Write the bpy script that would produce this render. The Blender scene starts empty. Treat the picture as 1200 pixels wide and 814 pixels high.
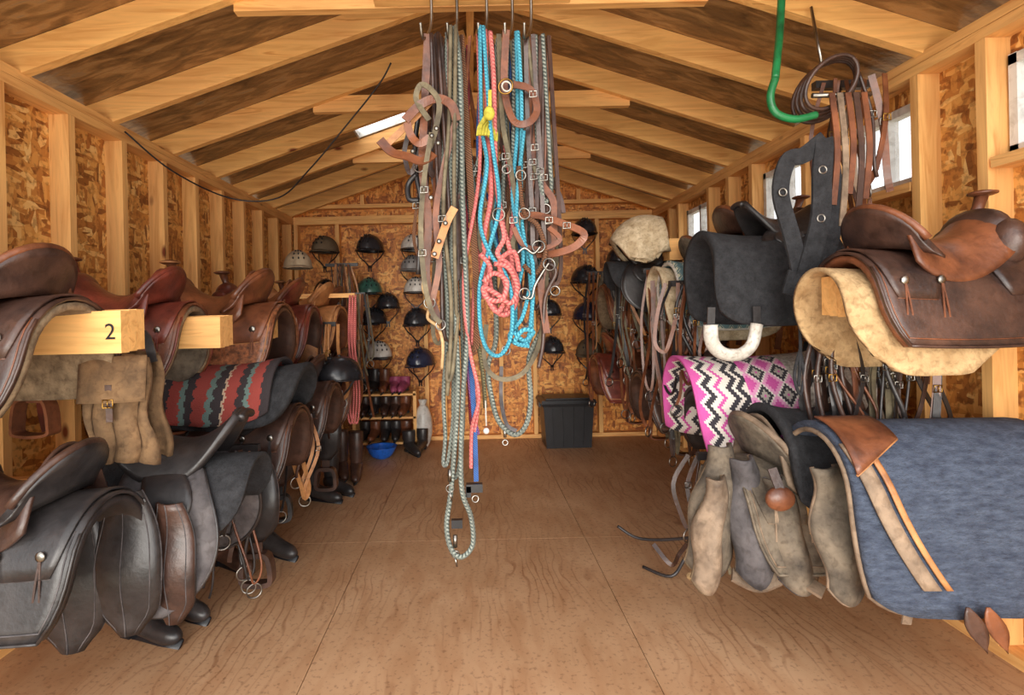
import bpy, math, random
from mathutils import Vector, Matrix
random.seed(7)
PI=math.pi
scene=bpy.context.scene
try: scene.view_settings.view_transform='Standard'
except Exception: pass

# ------------------------------------------------------------ materials
def lin(c):
    o=[]
    for v in c[:3]:
        v=v/255.0
        o.append(v/12.92 if v<=0.04045 else ((v+0.055)/1.055)**2.4)
    return (o[0],o[1],o[2],1)
def newmat(name):
    m=bpy.data.materials.new(name); m.use_nodes=True
    return m,m.node_tree,m.node_tree.nodes['Principled BSDF']
def N(nt,t,**k):
    n=nt.nodes.new(t)
    for a,b in k.items(): setattr(n,a,b)
    return n
def math_n(nt,op,a,b=None,c=None):
    n=N(nt,'ShaderNodeMath',operation=op)
    for i,x in enumerate((a,b,c)):
        if x is None: continue
        if isinstance(x,(int,float)): n.inputs[i].default_value=x
        else: nt.links.new(x,n.inputs[i])
    return n.outputs[0]
def ramp(nt,fac,stops,const=False):
    r=N(nt,'ShaderNodeValToRGB'); cr_=r.color_ramp
    if const: cr_.interpolation='CONSTANT'
    while len(cr_.elements)<len(stops): cr_.elements.new(0.5)
    for e,(p,c) in zip(cr_.elements,stops):
        e.position=p; e.color=lin(c)
    nt.links.new(fac,r.inputs[0]); return r.outputs[0]
def mixc(nt,fac,a,b,mode='MIX'):
    n=N(nt,'ShaderNodeMix',data_type='RGBA',blend_type=mode)
    for s,x in ((0,fac),(6,a),(7,b)):
        if isinstance(x,(int,float)): n.inputs[s].default_value=x
        elif isinstance(x,tuple): n.inputs[s].default_value=lin(x)
        else: nt.links.new(x,n.inputs[s])
    return n.outputs[2]
def objco(nt,scale=(1,1,1),rot=(0,0,0)):
    t=N(nt,'ShaderNodeTexCoord'); m=N(nt,'ShaderNodeMapping')
    m.inputs['Scale'].default_value=scale; m.inputs['Rotation'].default_value=rot
    nt.links.new(t.outputs['Object'],m.inputs[0]); return m.outputs[0]
def noise(nt,co,scale,detail=4,dist=0,rough=.55):
    n=N(nt,'ShaderNodeTexNoise'); n.inputs['Scale'].default_value=scale
    n.inputs['Detail'].default_value=detail; n.inputs['Distortion'].default_value=dist
    n.inputs['Roughness'].default_value=rough
    nt.links.new(co,n.inputs['Vector']); return n.outputs['Fac']
def bump(nt,b,h,st,dist=.01):
    n=N(nt,'ShaderNodeBump'); n.inputs['Strength'].default_value=st; n.inputs['Distance'].default_value=dist
    nt.links.new(h,n.inputs['Height']); nt.links.new(n.outputs[0],b.inputs['Normal'])
def M(name,c1,c2=None,rough=.6,scale=9,bm=.3,bscale=90,metal=0,stretch=(1,1,1),coat=0):
    m,nt,b=newmat(name)
    c2=c2 or tuple(int(x*.6) for x in c1)
    co=objco(nt,stretch)
    n=noise(nt,co,scale,6)
    c=ramp(nt,n,[(.3,c2),(.7,c1)])
    if not metal:
        c=mixc(nt,.5,c,ramp(nt,noise(nt,co,scale*3.3,6,.6),[(.34,(170,160,150)),(.52,(255,255,255))]),'MULTIPLY')
    nt.links.new(c,b.inputs['Base Color'])
    b.inputs['Roughness'].default_value=rough; b.inputs['Metallic'].default_value=metal
    if coat: b.inputs['Coat Weight'].default_value=coat; b.inputs['Coat Roughness'].default_value=.25
    if bm: bump(nt,b,noise(nt,co,bscale,3),bm,.004)
    return m
def wood(name,axis,light=(238,190,122),dark=(216,158,92)):
    m,nt,b=newmat(name)
    sc=[14,14,14]; sc[axis]=1.1
    co=objco(nt,tuple(sc)); n=noise(nt,co,1.6,8,1.5)
    big=noise(nt,objco(nt,(1.3,1.3,1.3)),1.7,2)
    c=ramp(nt,n,[(.3,dark),(.5,light),(.62,tuple(min(255,int(x*1.05)) for x in light)),(.72,dark)])
    c=mixc(nt,.3,c,ramp(nt,big,[(.35,(225,165,105)),(.65,(255,225,170))]),'MULTIPLY')
    v=N(nt,'ShaderNodeTexVoronoi'); v.inputs['Scale'].default_value=1
    s2=[5,5,5]; s2[axis]=2.2
    nt.links.new(objco(nt,tuple(s2)),v.inputs['Vector'])
    k=ramp(nt,v.outputs['Distance'],[(.05,(130,76,36)),(.11,(255,255,255))])
    c=mixc(nt,1.0,c,k,'MULTIPLY')
    nt.links.new(c,b.inputs['Base Color']); b.inputs['Roughness'].default_value=.65
    bump(nt,b,n,.15,.004); return m
def osb(name,tint=(255,255,255),k=1.0):
    m,nt,b=newmat(name)
    def vor(sc,rot):
        v=N(nt,'ShaderNodeTexVoronoi'); v.inputs['Scale'].default_value=1
        nt.links.new(objco(nt,sc,rot),v.inputs['Vector'])
        s=N(nt,'ShaderNodeSeparateColor'); nt.links.new(v.outputs['Color'],s.inputs[0])
        return s.outputs[0],v.outputs['Distance']
    a,da=vor((11,11,42),(0.3,0.5,0)); c,dc=vor((40,40,12),(.5,.2,.4))
    st=[(0,(138,82,34)),(.2,(184,116,52)),(.5,(214,150,74)),(.8,(234,176,96)),(1,(246,202,128))]
    ca=ramp(nt,a,st); cc=ramp(nt,c,st)
    w=noise(nt,objco(nt),13,2)
    f=ramp(nt,w,[(.48,(0,0,0)),(.52,(255,255,255))])
    col=mixc(nt,f,ca,cc)
    d=noise(nt,objco(nt),38,3)
    col=mixc(nt,.45,col,ramp(nt,d,[(.36,(115,70,36)),(.5,(255,255,255))]),'MULTIPLY')
    col=mixc(nt,1.0,col,tint,'MULTIPLY')
    nt.links.new(col,b.inputs['Base Color']); b.inputs['Roughness'].default_value=.55
    bump(nt,b,a,.15,.003); return m
WX=wood('pine_x',0); WY=wood('pine_y',1); WZ=wood('pine_z',2)
RAF=wood('rafter_pine',0,(242,194,122),(222,164,94))
OSB=osb('osb_wall'); OSBB=osb('osb_back',(255,234,204))
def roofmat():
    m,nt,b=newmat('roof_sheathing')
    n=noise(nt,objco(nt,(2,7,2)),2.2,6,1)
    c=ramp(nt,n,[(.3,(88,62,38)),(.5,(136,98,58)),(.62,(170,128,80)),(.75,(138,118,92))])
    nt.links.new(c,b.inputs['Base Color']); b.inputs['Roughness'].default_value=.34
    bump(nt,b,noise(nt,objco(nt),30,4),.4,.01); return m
ROOF=roofmat()
def floormat():
    m,nt,b=newmat('plywood_floor')
    co=objco(nt,(1,1,1))
    w=N(nt,'ShaderNodeTexWave',wave_type='BANDS',bands_direction='X')
    w.inputs['Scale'].default_value=6; w.inputs['Distortion'].default_value=26
    w.inputs['Detail'].default_value=3; w.inputs['Detail Scale'].default_value=.5
    nt.links.new(objco(nt,(1.1,.4,1)),w.inputs['Vector'])
    base=ramp(nt,noise(nt,co,1.6,5,.4),[(.3,(184,142,104)),(.55,(198,156,118)),(.75,(212,172,134))])
    g=ramp(nt,w.outputs['Fac'],[(0,(186,156,132)),(.14,(255,255,255))])
    msk=ramp(nt,noise(nt,co,1.1,3),[(.44,(10,10,10)),(.62,(220,220,220))])
    c=mixc(nt,msk,base,mixc(nt,1.0,base,g,'MULTIPLY'))
    d=ramp(nt,noise(nt,co,55,4),[(.34,(130,100,78)),(.44,(255,255,255))])
    c=mixc(nt,.4,c,d,'MULTIPLY')
    sc=ramp(nt,noise(nt,objco(nt,(5,1.6,1)),2.2,6,.6),[(.35,(222,200,180)),(.55,(255,255,255))])
    c=mixc(nt,.45,c,sc,'MULTIPLY')
    nt.links.new(c,b.inputs['Base Color']); b.inputs['Roughness'].default_value=.55
    bump(nt,b,noise(nt,co,40,4),.1,.003); return m
FLOOR=floormat()
def ropemat(name,c1,c2,freq=60,tw=1,rough=.8):
    m,nt,b=newmat(name)
    t=N(nt,'ShaderNodeTexCoord'); s=N(nt,'ShaderNodeSeparateXYZ'); nt.links.new(t.outputs['UV'],s.inputs[0])
    a=math_n(nt,'MULTIPLY_ADD',s.outputs[0],freq,math_n(nt,'MULTIPLY',s.outputs[1],tw*2.0))
    a=math_n(nt,'FRACT',a)
    c=ramp(nt,a,[(0,c1),(.45,c1),(.55,c2),(.95,c2)])
    c=mixc(nt,.35,c,ramp(nt,noise(nt,objco(nt),14,4),[(.35,(150,140,130)),(.6,(255,255,255))]),'MULTIPLY')
    nt.links.new(c,b.inputs['Base Color']); b.inputs['Roughness'].default_value=rough
    p=math_n(nt,'PINGPONG',a,.5); bump(nt,b,p,.7,.004); return m
# leather & cloth
BRN=M('brown_leather',(142,84,52),(76,42,28),.42,8,.4,60,coat=.2)
RED=M('oxblood_leather',(134,62,46),(72,32,26),.38,8,.4,60,coat=.25)
DK=M('dark_leather',(90,62,50),(44,31,28),.4,8,.4,60,coat=.2)
BLK=M('black_leather',(58,53,52),(28,26,28),.42,8,.3,60,coat=.2)
BLKN=M('black_felt',(52,52,55),(30,30,33),.95,30,.8,140)
TAN=M('tan_leather',(204,144,90),(152,98,58),.5,8,.4,60)
TOOL=M('tooled_leather',(156,96,62),(60,34,22),.45,45,1.0,48,coat=.15)
OLD=M('worn_leather',(162,138,114),(88,72,58),.75,10,.6,45)
OLD2=M('worn_suede',(132,118,100),(66,58,50),.85,12,.6,45)
GRY=M('grey_suede',(104,98,98),(54,50,52),.85,10,.5,70)
FLE=M('sheepskin',(222,204,172),(170,146,112),.95,18,1.0,60)
FLD=M('dirty_fleece',(150,128,100),(96,78,58),.95,18,1.0,60)
WHF=M('white_fleece',(226,220,210),(184,176,164),.95,18,1.0,60)
STR=M('straw_felt',(208,176,130),(164,130,88),.95,14,.9,80)
MET=M('nickel',(176,172,164),(110,106,100),.32,10,0,metal=1)
BRS=M('brass',(190,145,70),(120,90,45),.35,10,0,metal=1)
CANV=M('brown_canvas',(140,108,74),(92,70,48),.9,12,.6,90)
DENIM=M('denim',(80,90,108),(48,56,74),.9,25,.9,160,stretch=(1,1,3))
GRNM=M('green_hose',(36,130,74),(20,90,50),.35,8,0)
YEL=M('yellow_cloth',(220,208,80),(170,160,50),.8,20,.4,60)
PLB=M('black_plastic',(30,30,34),(18,18,22),.4,8,.1,30)
BLU=M('blue_plastic',(40,110,215),(30,90,190),.3,8,0)
RBR=ropemat('brown_braid',(128,84,52),(72,44,28),110)
RGY=ropemat('grey_green_rope',(146,152,142),(78,86,82),70)
RGW=ropemat('grey_white_rope',(188,186,172),(98,104,104),90)
RPK=ropemat('coral_rope',(232,136,128),(192,94,94),70)
RTQ=ropemat('turquoise_rope',(90,184,206),(46,128,156),80)
RBL=ropemat('blue_webbing',(64,108,170),(44,70,126),120)
RRD=ropemat('red_webbing',(158,54,66),(104,30,46),120)
RPP=ropemat('purple_rope',(150,92,146),(90,60,110),80)
ROL=ropemat('olive_braid',(126,118,84),(72,66,46),90)
OLV=M('olive_strap',(126,114,88),(76,66,50),.7,14,.4,60)

def navajo():
    m,nt,b=newmat('navajo_weave')
    t=N(nt,'ShaderNodeTexCoord'); s=N(nt,'ShaderNodeSeparateXYZ'); nt.links.new(t.outputs['UV'],s.inputs[0])
    u=math_n(nt,'SNAP',s.outputs[0],.010); v=math_n(nt,'SNAP',s.outputs[1],.010)
    tri=math_n(nt,'PINGPONG',v,.04)
    zz=math_n(nt,'ADD',u,math_n(nt,'MULTIPLY',tri,1.0))
    pk=(206,88,160); ch=(56,52,58); wh=(224,214,204); lp=(228,156,194); gy=(168,160,150)
    c1=ramp(nt,zz,[(0,pk),(.05,wh),(.07,ch),(.10,wh),(.13,pk),(.155,wh),(.19,ch),(.22,wh),(.245,ch),(.27,wh)],True)
    du=math_n(nt,'PINGPONG',math_n(nt,'SUBTRACT',u,.28),.06)
    dv=math_n(nt,'PINGPONG',v,.05)
    d=math_n(nt,'ADD',du,dv)
    c2=ramp(nt,math_n(nt,'MULTIPLY',d,8),[(0,pk),(.25,lp),(.42,wh),(.55,ch),(.68,gy),(.8,pk)],True)
    n=noise(nt,objco(nt),60,3)
    c3=ramp(nt,n,[(.35,(142,134,124)),(.65,(200,192,180))])
    z1=math_n(nt,'GREATER_THAN',u,.265); z2=math_n(nt,'GREATER_THAN',u,.50)
    c=mixc(nt,z1,c1,c2); c=mixc(nt,z2,c,c3)
    nt.links.new(c,b.inputs['Base Color']); b.inputs['Roughness'].default_value=.95
    bump(nt,b,noise(nt,objco(nt),150,3),.8,.004); return m
def serape():
    m,nt,b=newmat('striped_weave')
    t=N(nt,'ShaderNodeTexCoord'); s=N(nt,'ShaderNodeSeparateXYZ'); nt.links.new(t.outputs['UV'],s.inputs[0])
    u=math_n(nt,'SNAP',s.outputs[0],.012); v=math_n(nt,'SNAP',s.outputs[1],.012)
    zz=math_n(nt,'ADD',u,math_n(nt,'MULTIPLY',math_n(nt,'PINGPONG',v,.036),.6))
    rd=(146,62,54); bk=(52,44,46); tl=(98,118,112); cr_=(180,154,130); br=(100,56,46)
    c=ramp(nt,zz,[(0,bk),(.08,rd),(.17,tl),(.21,bk),(.27,rd),(.36,cr_),(.38,bk),(.45,tl),(.50,rd),(.62,bk),(.68,tl),(.72,rd),(.82,bk),(.88,cr_),(.905,br)],True)
    nt.links.new(c,b.inputs['Base Color']); b.inputs['Roughness'].default_value=.95
    bump(nt,b,noise(nt,objco(nt),150,3),.8,.004); return m
def bluepad():
    m,nt,b=newmat('teal_print')
    t=N(nt,'ShaderNodeTexCoord'); s=N(nt,'ShaderNodeSeparateXYZ'); nt.links.new(t.outputs['UV'],s.inputs[0])
    a=math_n(nt,'PINGPONG',s.outputs[0],.05); c=math_n(nt,'PINGPONG',s.outputs[1],.028)
    d=math_n(nt,'MULTIPLY',math_n(nt,'ADD',a,c),12)
    col=ramp(nt,d,[(0,(196,194,170)),(.16,(84,112,116)),(.3,(170,174,156)),(.38,(96,124,128)),(.8,(70,98,106))],True)
    nt.links.new(col,b.inputs['Base Color']); b.inputs['Roughness'].default_value=.9
    bump(nt,b,noise(nt,objco(nt),120,3),.6,.004); return m
NAV=navajo(); SER=serape(); TEAL=bluepad()

# ------------------------------------------------------------ mesh builder
def cr(pts,k=6,closed=False):
    P=[Vector(p) for p in pts]; n=len(P); out=[]
    rng=range(n) if closed else range(n-1)
    for i in rng:
        if closed: a,b,c,d=P[(i-1)%n],P[i],P[(i+1)%n],P[(i+2)%n]
        else: a,b,c,d=P[max(i-1,0)],P[i],P[i+1],P[min(i+2,n-1)]
        for j in range(k):
            t=j/k
            out.append(.5*((2*b)+(c-a)*t+(2*a-5*b+4*c-d)*t*t+(3*b-a-3*c+d)*t**3))
    if not closed: out.append(P[-1].copy())
    return out
class MB:
    def __init__(s): s.v=[];s.uv=[];s.f=[];s.fm=[];s.sm=[];s.mats=[];s.T=Matrix.Identity(4)
    def mi(s,m):
        if m not in s.mats: s.mats.append(m)
        return s.mats.index(m)
    def add(s,vs,fs,m,smooth=True,uvs=None):
        b=len(s.v); i=s.mi(m)
        for k,p in enumerate(vs):
            s.v.append(s.T@Vector(p)); s.uv.append(uvs[k] if uvs else (0,0))
        for f in fs: s.f.append([b+x for x in f]); s.fm.append(i); s.sm.append(smooth)
    def beam(s,p0,p1,w,h,m,up=(0,0,1)):
        p0=Vector(p0);p1=Vector(p1);t=(p1-p0).normalized();up=Vector(up)
        sd=t.cross(up).normalized();u=sd.cross(t).normalized()
        vs=[]
        for p in (p0,p1):
            for a,b in ((-1,-1),(1,-1),(1,1),(-1,1)): vs.append(p+sd*a*w/2+u*b*h/2)
        s.add(vs,[(3,2,1,0),(4,5,6,7),(0,1,5,4),(1,2,6,5),(2,3,7,6),(3,0,4,7)],m,False)
    def box(s,c,d,m):
        c=Vector(c); s.beam(c-Vector((d[0]/2,0,0)),c+Vector((d[0]/2,0,0)),d[1],d[2],m)
    def tube(s,pts,r,m,n=8,closed=False,flat=1.0):
        P=[Vector(p) for p in pts];L=len(P)
        R=r if isinstance(r,(list,tuple)) else [r]*L
        if len(R)!=L: R=[R[min(int(i*len(R)/L),len(R)-1)] for i in range(L)]
        nrm=None;vs=[];uv=[];d=0
        for i in range(L):
            if closed: t=P[(i+1)%L]-P[i-1]
            else: t=P[min(i+1,L-1)]-P[max(i-1,0)]
            if t.length<1e-7: t=Vector((0,0,1))
            t.normalize()
            if nrm is None:
                nrm=t.orthogonal().normalized()
            else:
                nrm=(nrm-t*nrm.dot(t))
                nrm=nrm.normalized() if nrm.length>1e-6 else t.orthogonal().normalized()
            b=t.cross(nrm)
            if i: d+=(P[i]-P[i-1]).length
            for j in range(n):
                a=2*PI*j/n
                vs.append(P[i]+nrm*math.cos(a)*R[i]+b*math.sin(a)*R[i]*flat); uv.append((d,j/n))
        fs=[]
        for i in range(L if closed else L-1):
            for j in range(n):
                a=i*n+j;b=i*n+(j+1)%n;c=((i+1)%L)*n+(j+1)%n;e=((i+1)%L)*n+j
                fs.append((a,b,c,e))
        if not closed:
            fs.append(tuple(range(n-1,-1,-1))); fs.append(tuple((L-1)*n+j for j in range(n)))
        s.add(vs,fs,m,True,uv)
    def strap(s,pts,w,th,m,face=(0,-1,0),closed=False):
        P=[Vector(p) for p in pts];L=len(P);F=Vector(face);vs=[];uv=[];d=0;last=None
        for i in range(L):
            t=(P[(i+1)%L]-P[i-1]) if closed else P[min(i+1,L-1)]-P[max(i-1,0)]
            if t.length<1e-7: t=Vector((0,0,1))
            t.normalize(); sd=t.cross(F)
            if sd.length<.05: sd=last if last else t.orthogonal()
            sd.normalize()
            last=sd; nn=sd.cross(t).normalized()
            if i: d+=(P[i]-P[i-1]).length
            for a,b in ((-1,-1),(1,-1),(1,1),(-1,1)):
                vs.append(P[i]+sd*a*w/2+nn*b*th/2); uv.append((d,0 if a<0 else 1))
        fs=[]
        for i in range(L if closed else L-1):
            for j in range(4):
                fs.append((i*4+j,i*4+(j+1)%4,((i+1)%L)*4+(j+1)%4,((i+1)%L)*4+j))
        if not closed: fs+= [(3,2,1,0),tuple((L-1)*4+j for j in range(4))]
        s.add(vs,fs,m,False,uv)
    def ell(s,c,r,m,n=14,k=9,lo=0,hi=PI,rot=None):
        c=Vector(c);vs=[];fs=[];R=rot or Matrix.Identity(3)
        for i in range(k+1):
            p=lo+(hi-lo)*i/k
            for j in range(n):
                a=2*PI*j/n
                vs.append(c+R@Vector((r[0]*math.sin(p)*math.cos(a),r[1]*math.sin(p)*math.sin(a),r[2]*math.cos(p))))
        for i in range(k):
            for j in range(n): fs.append((i*n+j,i*n+(j+1)%n,(i+1)*n+(j+1)%n,(i+1)*n+j))
        s.add(vs,fs,m,True,[(0,0)]*len(vs))
    def ring(s,c,R,r,m,ax=(0,1,0),n=18,sq=1):
        ax=Vector(ax).normalized();a=ax.orthogonal().normalized();b=ax.cross(a)
        s.tube([Vector(c)+a*math.cos(2*PI*i/n)*R+b*math.sin(2*PI*i/n)*R*sq for i in range(n)],r,m,6,True)
    def buckle(s,c,w,h,m,r=.0028):
        c=Vector(c)
        s.tube([c+Vector((x,0,z)) for x,z in ((-w/2,-h/2),(-w/2,h/2),(w/2,h/2),(w/2,-h/2))],r,m,6,True)
        s.tube([c+Vector((0,-.002,-h/2)),c+Vector((0,-.003,h/2))],r*.7,m,5)
    def sheet(s,F,nu,nv,th,m,m2=None,sign=1):
        g=[[Vector(F(i/nu,j/nv)) for j in range(nv+1)] for i in range(nu+1)]
        top=[];bot=[];uv=[]
        for i in range(nu+1):
            for j in range(nv+1):
                a=g[min(i+1,nu)][j]-g[max(i-1,0)][j]; b=g[i][min(j+1,nv)]-g[i][max(j-1,0)]
                n=a.cross(b); n=n.normalized() if n.length>1e-9 else Vector((0,0,1))
                top.append(g[i][j]); bot.append(g[i][j]-n*th*sign); uv.append((j/nv,i/nu))
        W=nv+1; K=len(top); f1=[];f2=[];e=[]
        for i in range(nu):
            for j in range(nv):
                a,b,c,d=i*W+j,i*W+j+1,(i+1)*W+j+1,(i+1)*W+j
                f1.append((a,d,c,b)); f2.append((a+K,b+K,c+K,d+K))
        brd=[i*W for i in range(nu+1)]+[nu*W+j for j in range(1,W)]+[i*W+nv for i in range(nu-1,-1,-1)]+[j for j in range(nv-1,0,-1)]
        for q in range(len(brd)):
            a,b=brd[q],brd[(q+1)%len(brd)]
            e.append((a,a+K,b+K,b))
        s.add(top+bot,f1+e,m,True,uv+uv)
        b0=len(s.v)-2*K; i2=s.mi(m2 or m)
        for f in f2: s.f.append([b0+x for x in f]); s.fm.append(i2); s.sm.append(True)
    def obj(s,name,loc=(0,0,0),rz=0,sc=1,rx=0,ry=0,parent=None):
        me=bpy.data.meshes.new(name); me.from_pydata([tuple(p) for p in s.v],[],s.f)
        for m in s.mats: me.materials.append(m)
        me.polygons.foreach_set('material_index',s.fm); me.polygons.foreach_set('use_smooth',s.sm)
        ul=me.uv_layers.new(name='UVMap'); data=[0.0]*(2*len(me.loops))
        for l in me.loops: u=s.uv[l.vertex_index]; data[2*l.index]=u[0]; data[2*l.index+1]=u[1]
        ul.data.foreach_set('uv',data); me.validate(); me.update()
        o=bpy.data.objects.new(name,me); scene.collection.objects.link(o)
        o.location=loc; o.rotation_euler=(math.radians(rx),math.radians(ry),math.radians(rz)); o.scale=(sc,sc,sc)
        if parent: o.parent=parent
        return o

# ------------------------------------------------------------ room shell
XL,XR,YB,Y0=-1.81,1.85,5.43,0.9
CX=.02; ZP=2.29; PIT=.333; HW=1.83
def roofz(x): return ZP+PIT*(HW-abs(x-CX))
b=MB()
for x0,x1 in ((-1.94,-.62),(-.617,.6),(.603,1.96)):
    for y0,y1 in ((.9,3.0),(3.003,5.55)):
        b.box(((x0+x1)/2,(y0+y1)/2,-.01),(x1-x0,y1-y0,.02),FLOOR)
b.box((.01,3.2,-.1),(3.9,4.7,.15),WX)
b.obj('floor')
b=MB()
b.box((-1.906,(Y0+YB+.1)/2,1.16),(.012,YB+.1-Y0,2.32),OSB)
y=YB-.03
ys=[]
while y>Y0: ys.append(y); y-=.37
for y in ys: b.beam((-1.855,y,.04),(-1.855,y,ZP-.08),.04,.09,WZ,up=(1,0,0))
for z in (ZP-.02,ZP-.06): b.beam((-1.855,Y0,z),(-1.855,YB+.09,z),.09,.038,WY)
b.beam((-1.855,Y0,.02),(-1.855,YB+.09,.02),.09,.038,WY)
b.obj('wall_left')
wins=[(4.2,4.75),(3.0,3.5),(2.25,2.68),(1.45,1.9)]
WZ0,WZ1=1.78,2.14
b=MB(); xo=1.946
def seg(y0,y1,z0,z1): b.box((xo,(y0+y1)/2,(z0+z1)/2),(.012,y1-y0,z1-z0),OSB)
seg(Y0,YB+.1,0,WZ0); seg(Y0,YB+.1,WZ1,2.32)
e=YB+.1
for y0,y1 in wins: seg(y1,e,WZ0,WZ1); e=y0
seg(Y0,e,WZ0,WZ1)
studs=[YB-.03,5.0,4.78,4.17,3.85,3.53,2.97,2.71,2.22,1.93,1.42,1.1]
for y in studs: b.beam((1.895,y,.04),(1.895,y,ZP-.08),.04,.09,WZ,up=(1,0,0))
for z in (ZP-.02,ZP-.06): b.beam((1.895,Y0,z),(1.895,YB+.09,z),.09,.038,WY)
b.beam((1.895,Y0,.02),(1.895,YB+.09,.02),.09,.038,WY)
for y0,y1 in wins:
    b.beam((1.895,y0,WZ0-.02),(1.895,y1,WZ0-.02),.09,.038,WY)
b.obj('wall_right')
mg,nt,bs=newmat('window_glass')
bs.inputs['Base Color'].default_value=(.9,.95,1,1); bs.inputs['Roughness'].default_value=.05
bs.inputs['Alpha'].default_value=.15
FRM=M('white_vinyl',(232,232,228),(215,215,210),.4,5,0)
for i,(y0,y1) in enumerate(wins):
    w=MB(); ym=(y0+y1)/2; zm=(WZ0+WZ1)/2
    for z in (WZ0+.02,WZ1-.02): w.beam((1.945,y0,z),(1.945,y1,z),.05,.035,FRM)
    for y in (y0+.015,y1-.015,ym): w.beam((1.945,y,WZ0),(1.945,y,WZ1),.03,.05,FRM,up=(1,0,0))
    w.box((1.95,ym,zm),(.004,y1-y0,WZ1-WZ0),mg)
    w.obj('window_%d'%(i+1))
b=MB()
b.box((.02,YB+.096,1.15),(3.84,.012,2.3),OSBB)
vs=[(-1.9,YB+.09,2.3),(1.94,YB+.09,2.3),(CX,YB+.09,roofz(CX)+.14),(-1.9,YB+.102,2.3),(1.94,YB+.102,2.3),(CX,YB+.102,roofz(CX)+.14)]
b.add(vs,[(0,1,2),(5,4,3),(0,3,4,1),(1,4,5,2),(2,5,3,0)],OSBB,False)
for x in (-1.78,-1.36,-.48,-.30,.28,.62,1.28,1.82): b.beam((x,YB+.045,.04),(x,YB+.045,ZP-.08),.04,.088,WZ,up=(0,1,0))
for z in (ZP-.02,ZP-.06,ZP+.10): b.beam((-1.8,YB+.04,z),(1.84,YB+.04,z),.09,.038,WX)
b.beam((-1.8,YB+.04,.02),(1.84,YB+.04,.02),.09,.038,WX)
for x in (-1.1,-.6,.62,1.1): b.beam((x,YB+.05,ZP+.12),(x,YB+.05,roofz(x)-.02),.04,.08,WZ,up=(0,1,0))
b.obj('wall_back')
b=MB()
rys=[5.38,4.93,4.39,3.84,3.29,2.74,2.19,1.64,1.09]
for y in rys:
    for sd in (-1,1):
        x0=CX+sd*(HW+.12); x1=CX+sd*.02
        off=.055
        b.beam((x0,y,roofz(x0)+off),(x1,y,roofz(x1)+off),.042,.12,RAF)
b.beam((CX,Y0,roofz(CX)+.03),(CX,YB,roofz(CX)+.03),.04,.17,WY)
for y in (3.33,4.43,2.23): b.beam((CX-.98,y,2.585),(CX+.98,y,2.585),.04,.10,WX)
SK=(-.90,-.42,3.88,4.36)
def pan(x0,x1,y0,y1):
    z0=roofz(x0)+.12;z1=roofz(x1)+.12
    v=[(x0,y0,z0),(x1,y0,z1),(x1,y1,z1),(x0,y1,z0)]
    v+=[(a,c,d+.015) for a,c,d in v]
    b.add(v,[(0,1,2,3),(7,6,5,4),(0,4,5,1),(1,5,6,2),(2,6,7,3),(3,7,4,0)],ROOF,False)
xl=CX-HW-.3; xr=CX+HW+.3
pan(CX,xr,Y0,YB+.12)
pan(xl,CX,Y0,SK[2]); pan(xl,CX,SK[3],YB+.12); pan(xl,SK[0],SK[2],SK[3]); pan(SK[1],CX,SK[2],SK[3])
b.obj('ceiling')
w=MB()
for (x0,y0,x1,y1) in ((SK[0],SK[2],SK[1],SK[2]),(SK[0],SK[3],SK[1],SK[3]),(SK[0],SK[2],SK[0],SK[3]),(SK[1],SK[2],SK[1],SK[3])):
    w.beam((x0,y0,roofz(x0)+.15),(x1,y1,roofz(x1)+.15),.03,.05,FRM)
w.obj('roof_skylight')
g=MB(); GR=M('dry_ground',(190,172,140),(150,132,104),.95,3,.5,20)
g.add([(-30,-30,-.2),(30,-30,-.2),(30,30,-.2),(-30,30,-.2)],[(0,1,2,3)],GR,False); g.obj('ground')

# ------------------------------------------------------------ saddle parts
def drape(s_,r,te=70):
    te=math.radians(te);a=abs(s_);arc=r*te
    if a<arc: th=a/r;y=r*math.sin(th);z=-r*(1-math.cos(th))
    else: y=r*math.sin(te)+math.cos(te)*(a-arc);z=-r*(1-math.cos(te))-math.sin(te)*(a-arc)
    return (y if s_>=0 else -y),z
def pad(name,loc,rz,L,S,m,r=.15,th=.025,te=80,rc=.12,edge=None,ph=0,sag=.03,m2=None,wr=.012,ry=0,rx=0):
    b=MB()
    def F(u,v,k=0):
        q=2*u-1; x=L*(v-.5)*(1-rc*abs(q)**5)
        y,z=drape(q*S*(1-.08*abs(2*v-1)**6),r,te)
        z+=sag*(x/(L/2))**2
        w=wr*math.sin(x*17+ph+q*3)*abs(q)+wr*.6*math.sin(x*41+ph*2-q*5)*abs(q)
        return (x,y+(w if q>0 else -w),z)
    b.sheet(F,28,22,th,m,m2)
    if edge:
        pts=[F(0,j/24) for j in range(25)]+[F(i/30,1) for i in range(1,31)]+[F(1,1-j/24) for j in range(1,25)]+[F(1-i/30,0) for i in range(1,30)]
        b.tube(pts,.009,edge,6,True)
    return b.obj(name,loc,rz,ry=ry,rx=rx)
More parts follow.
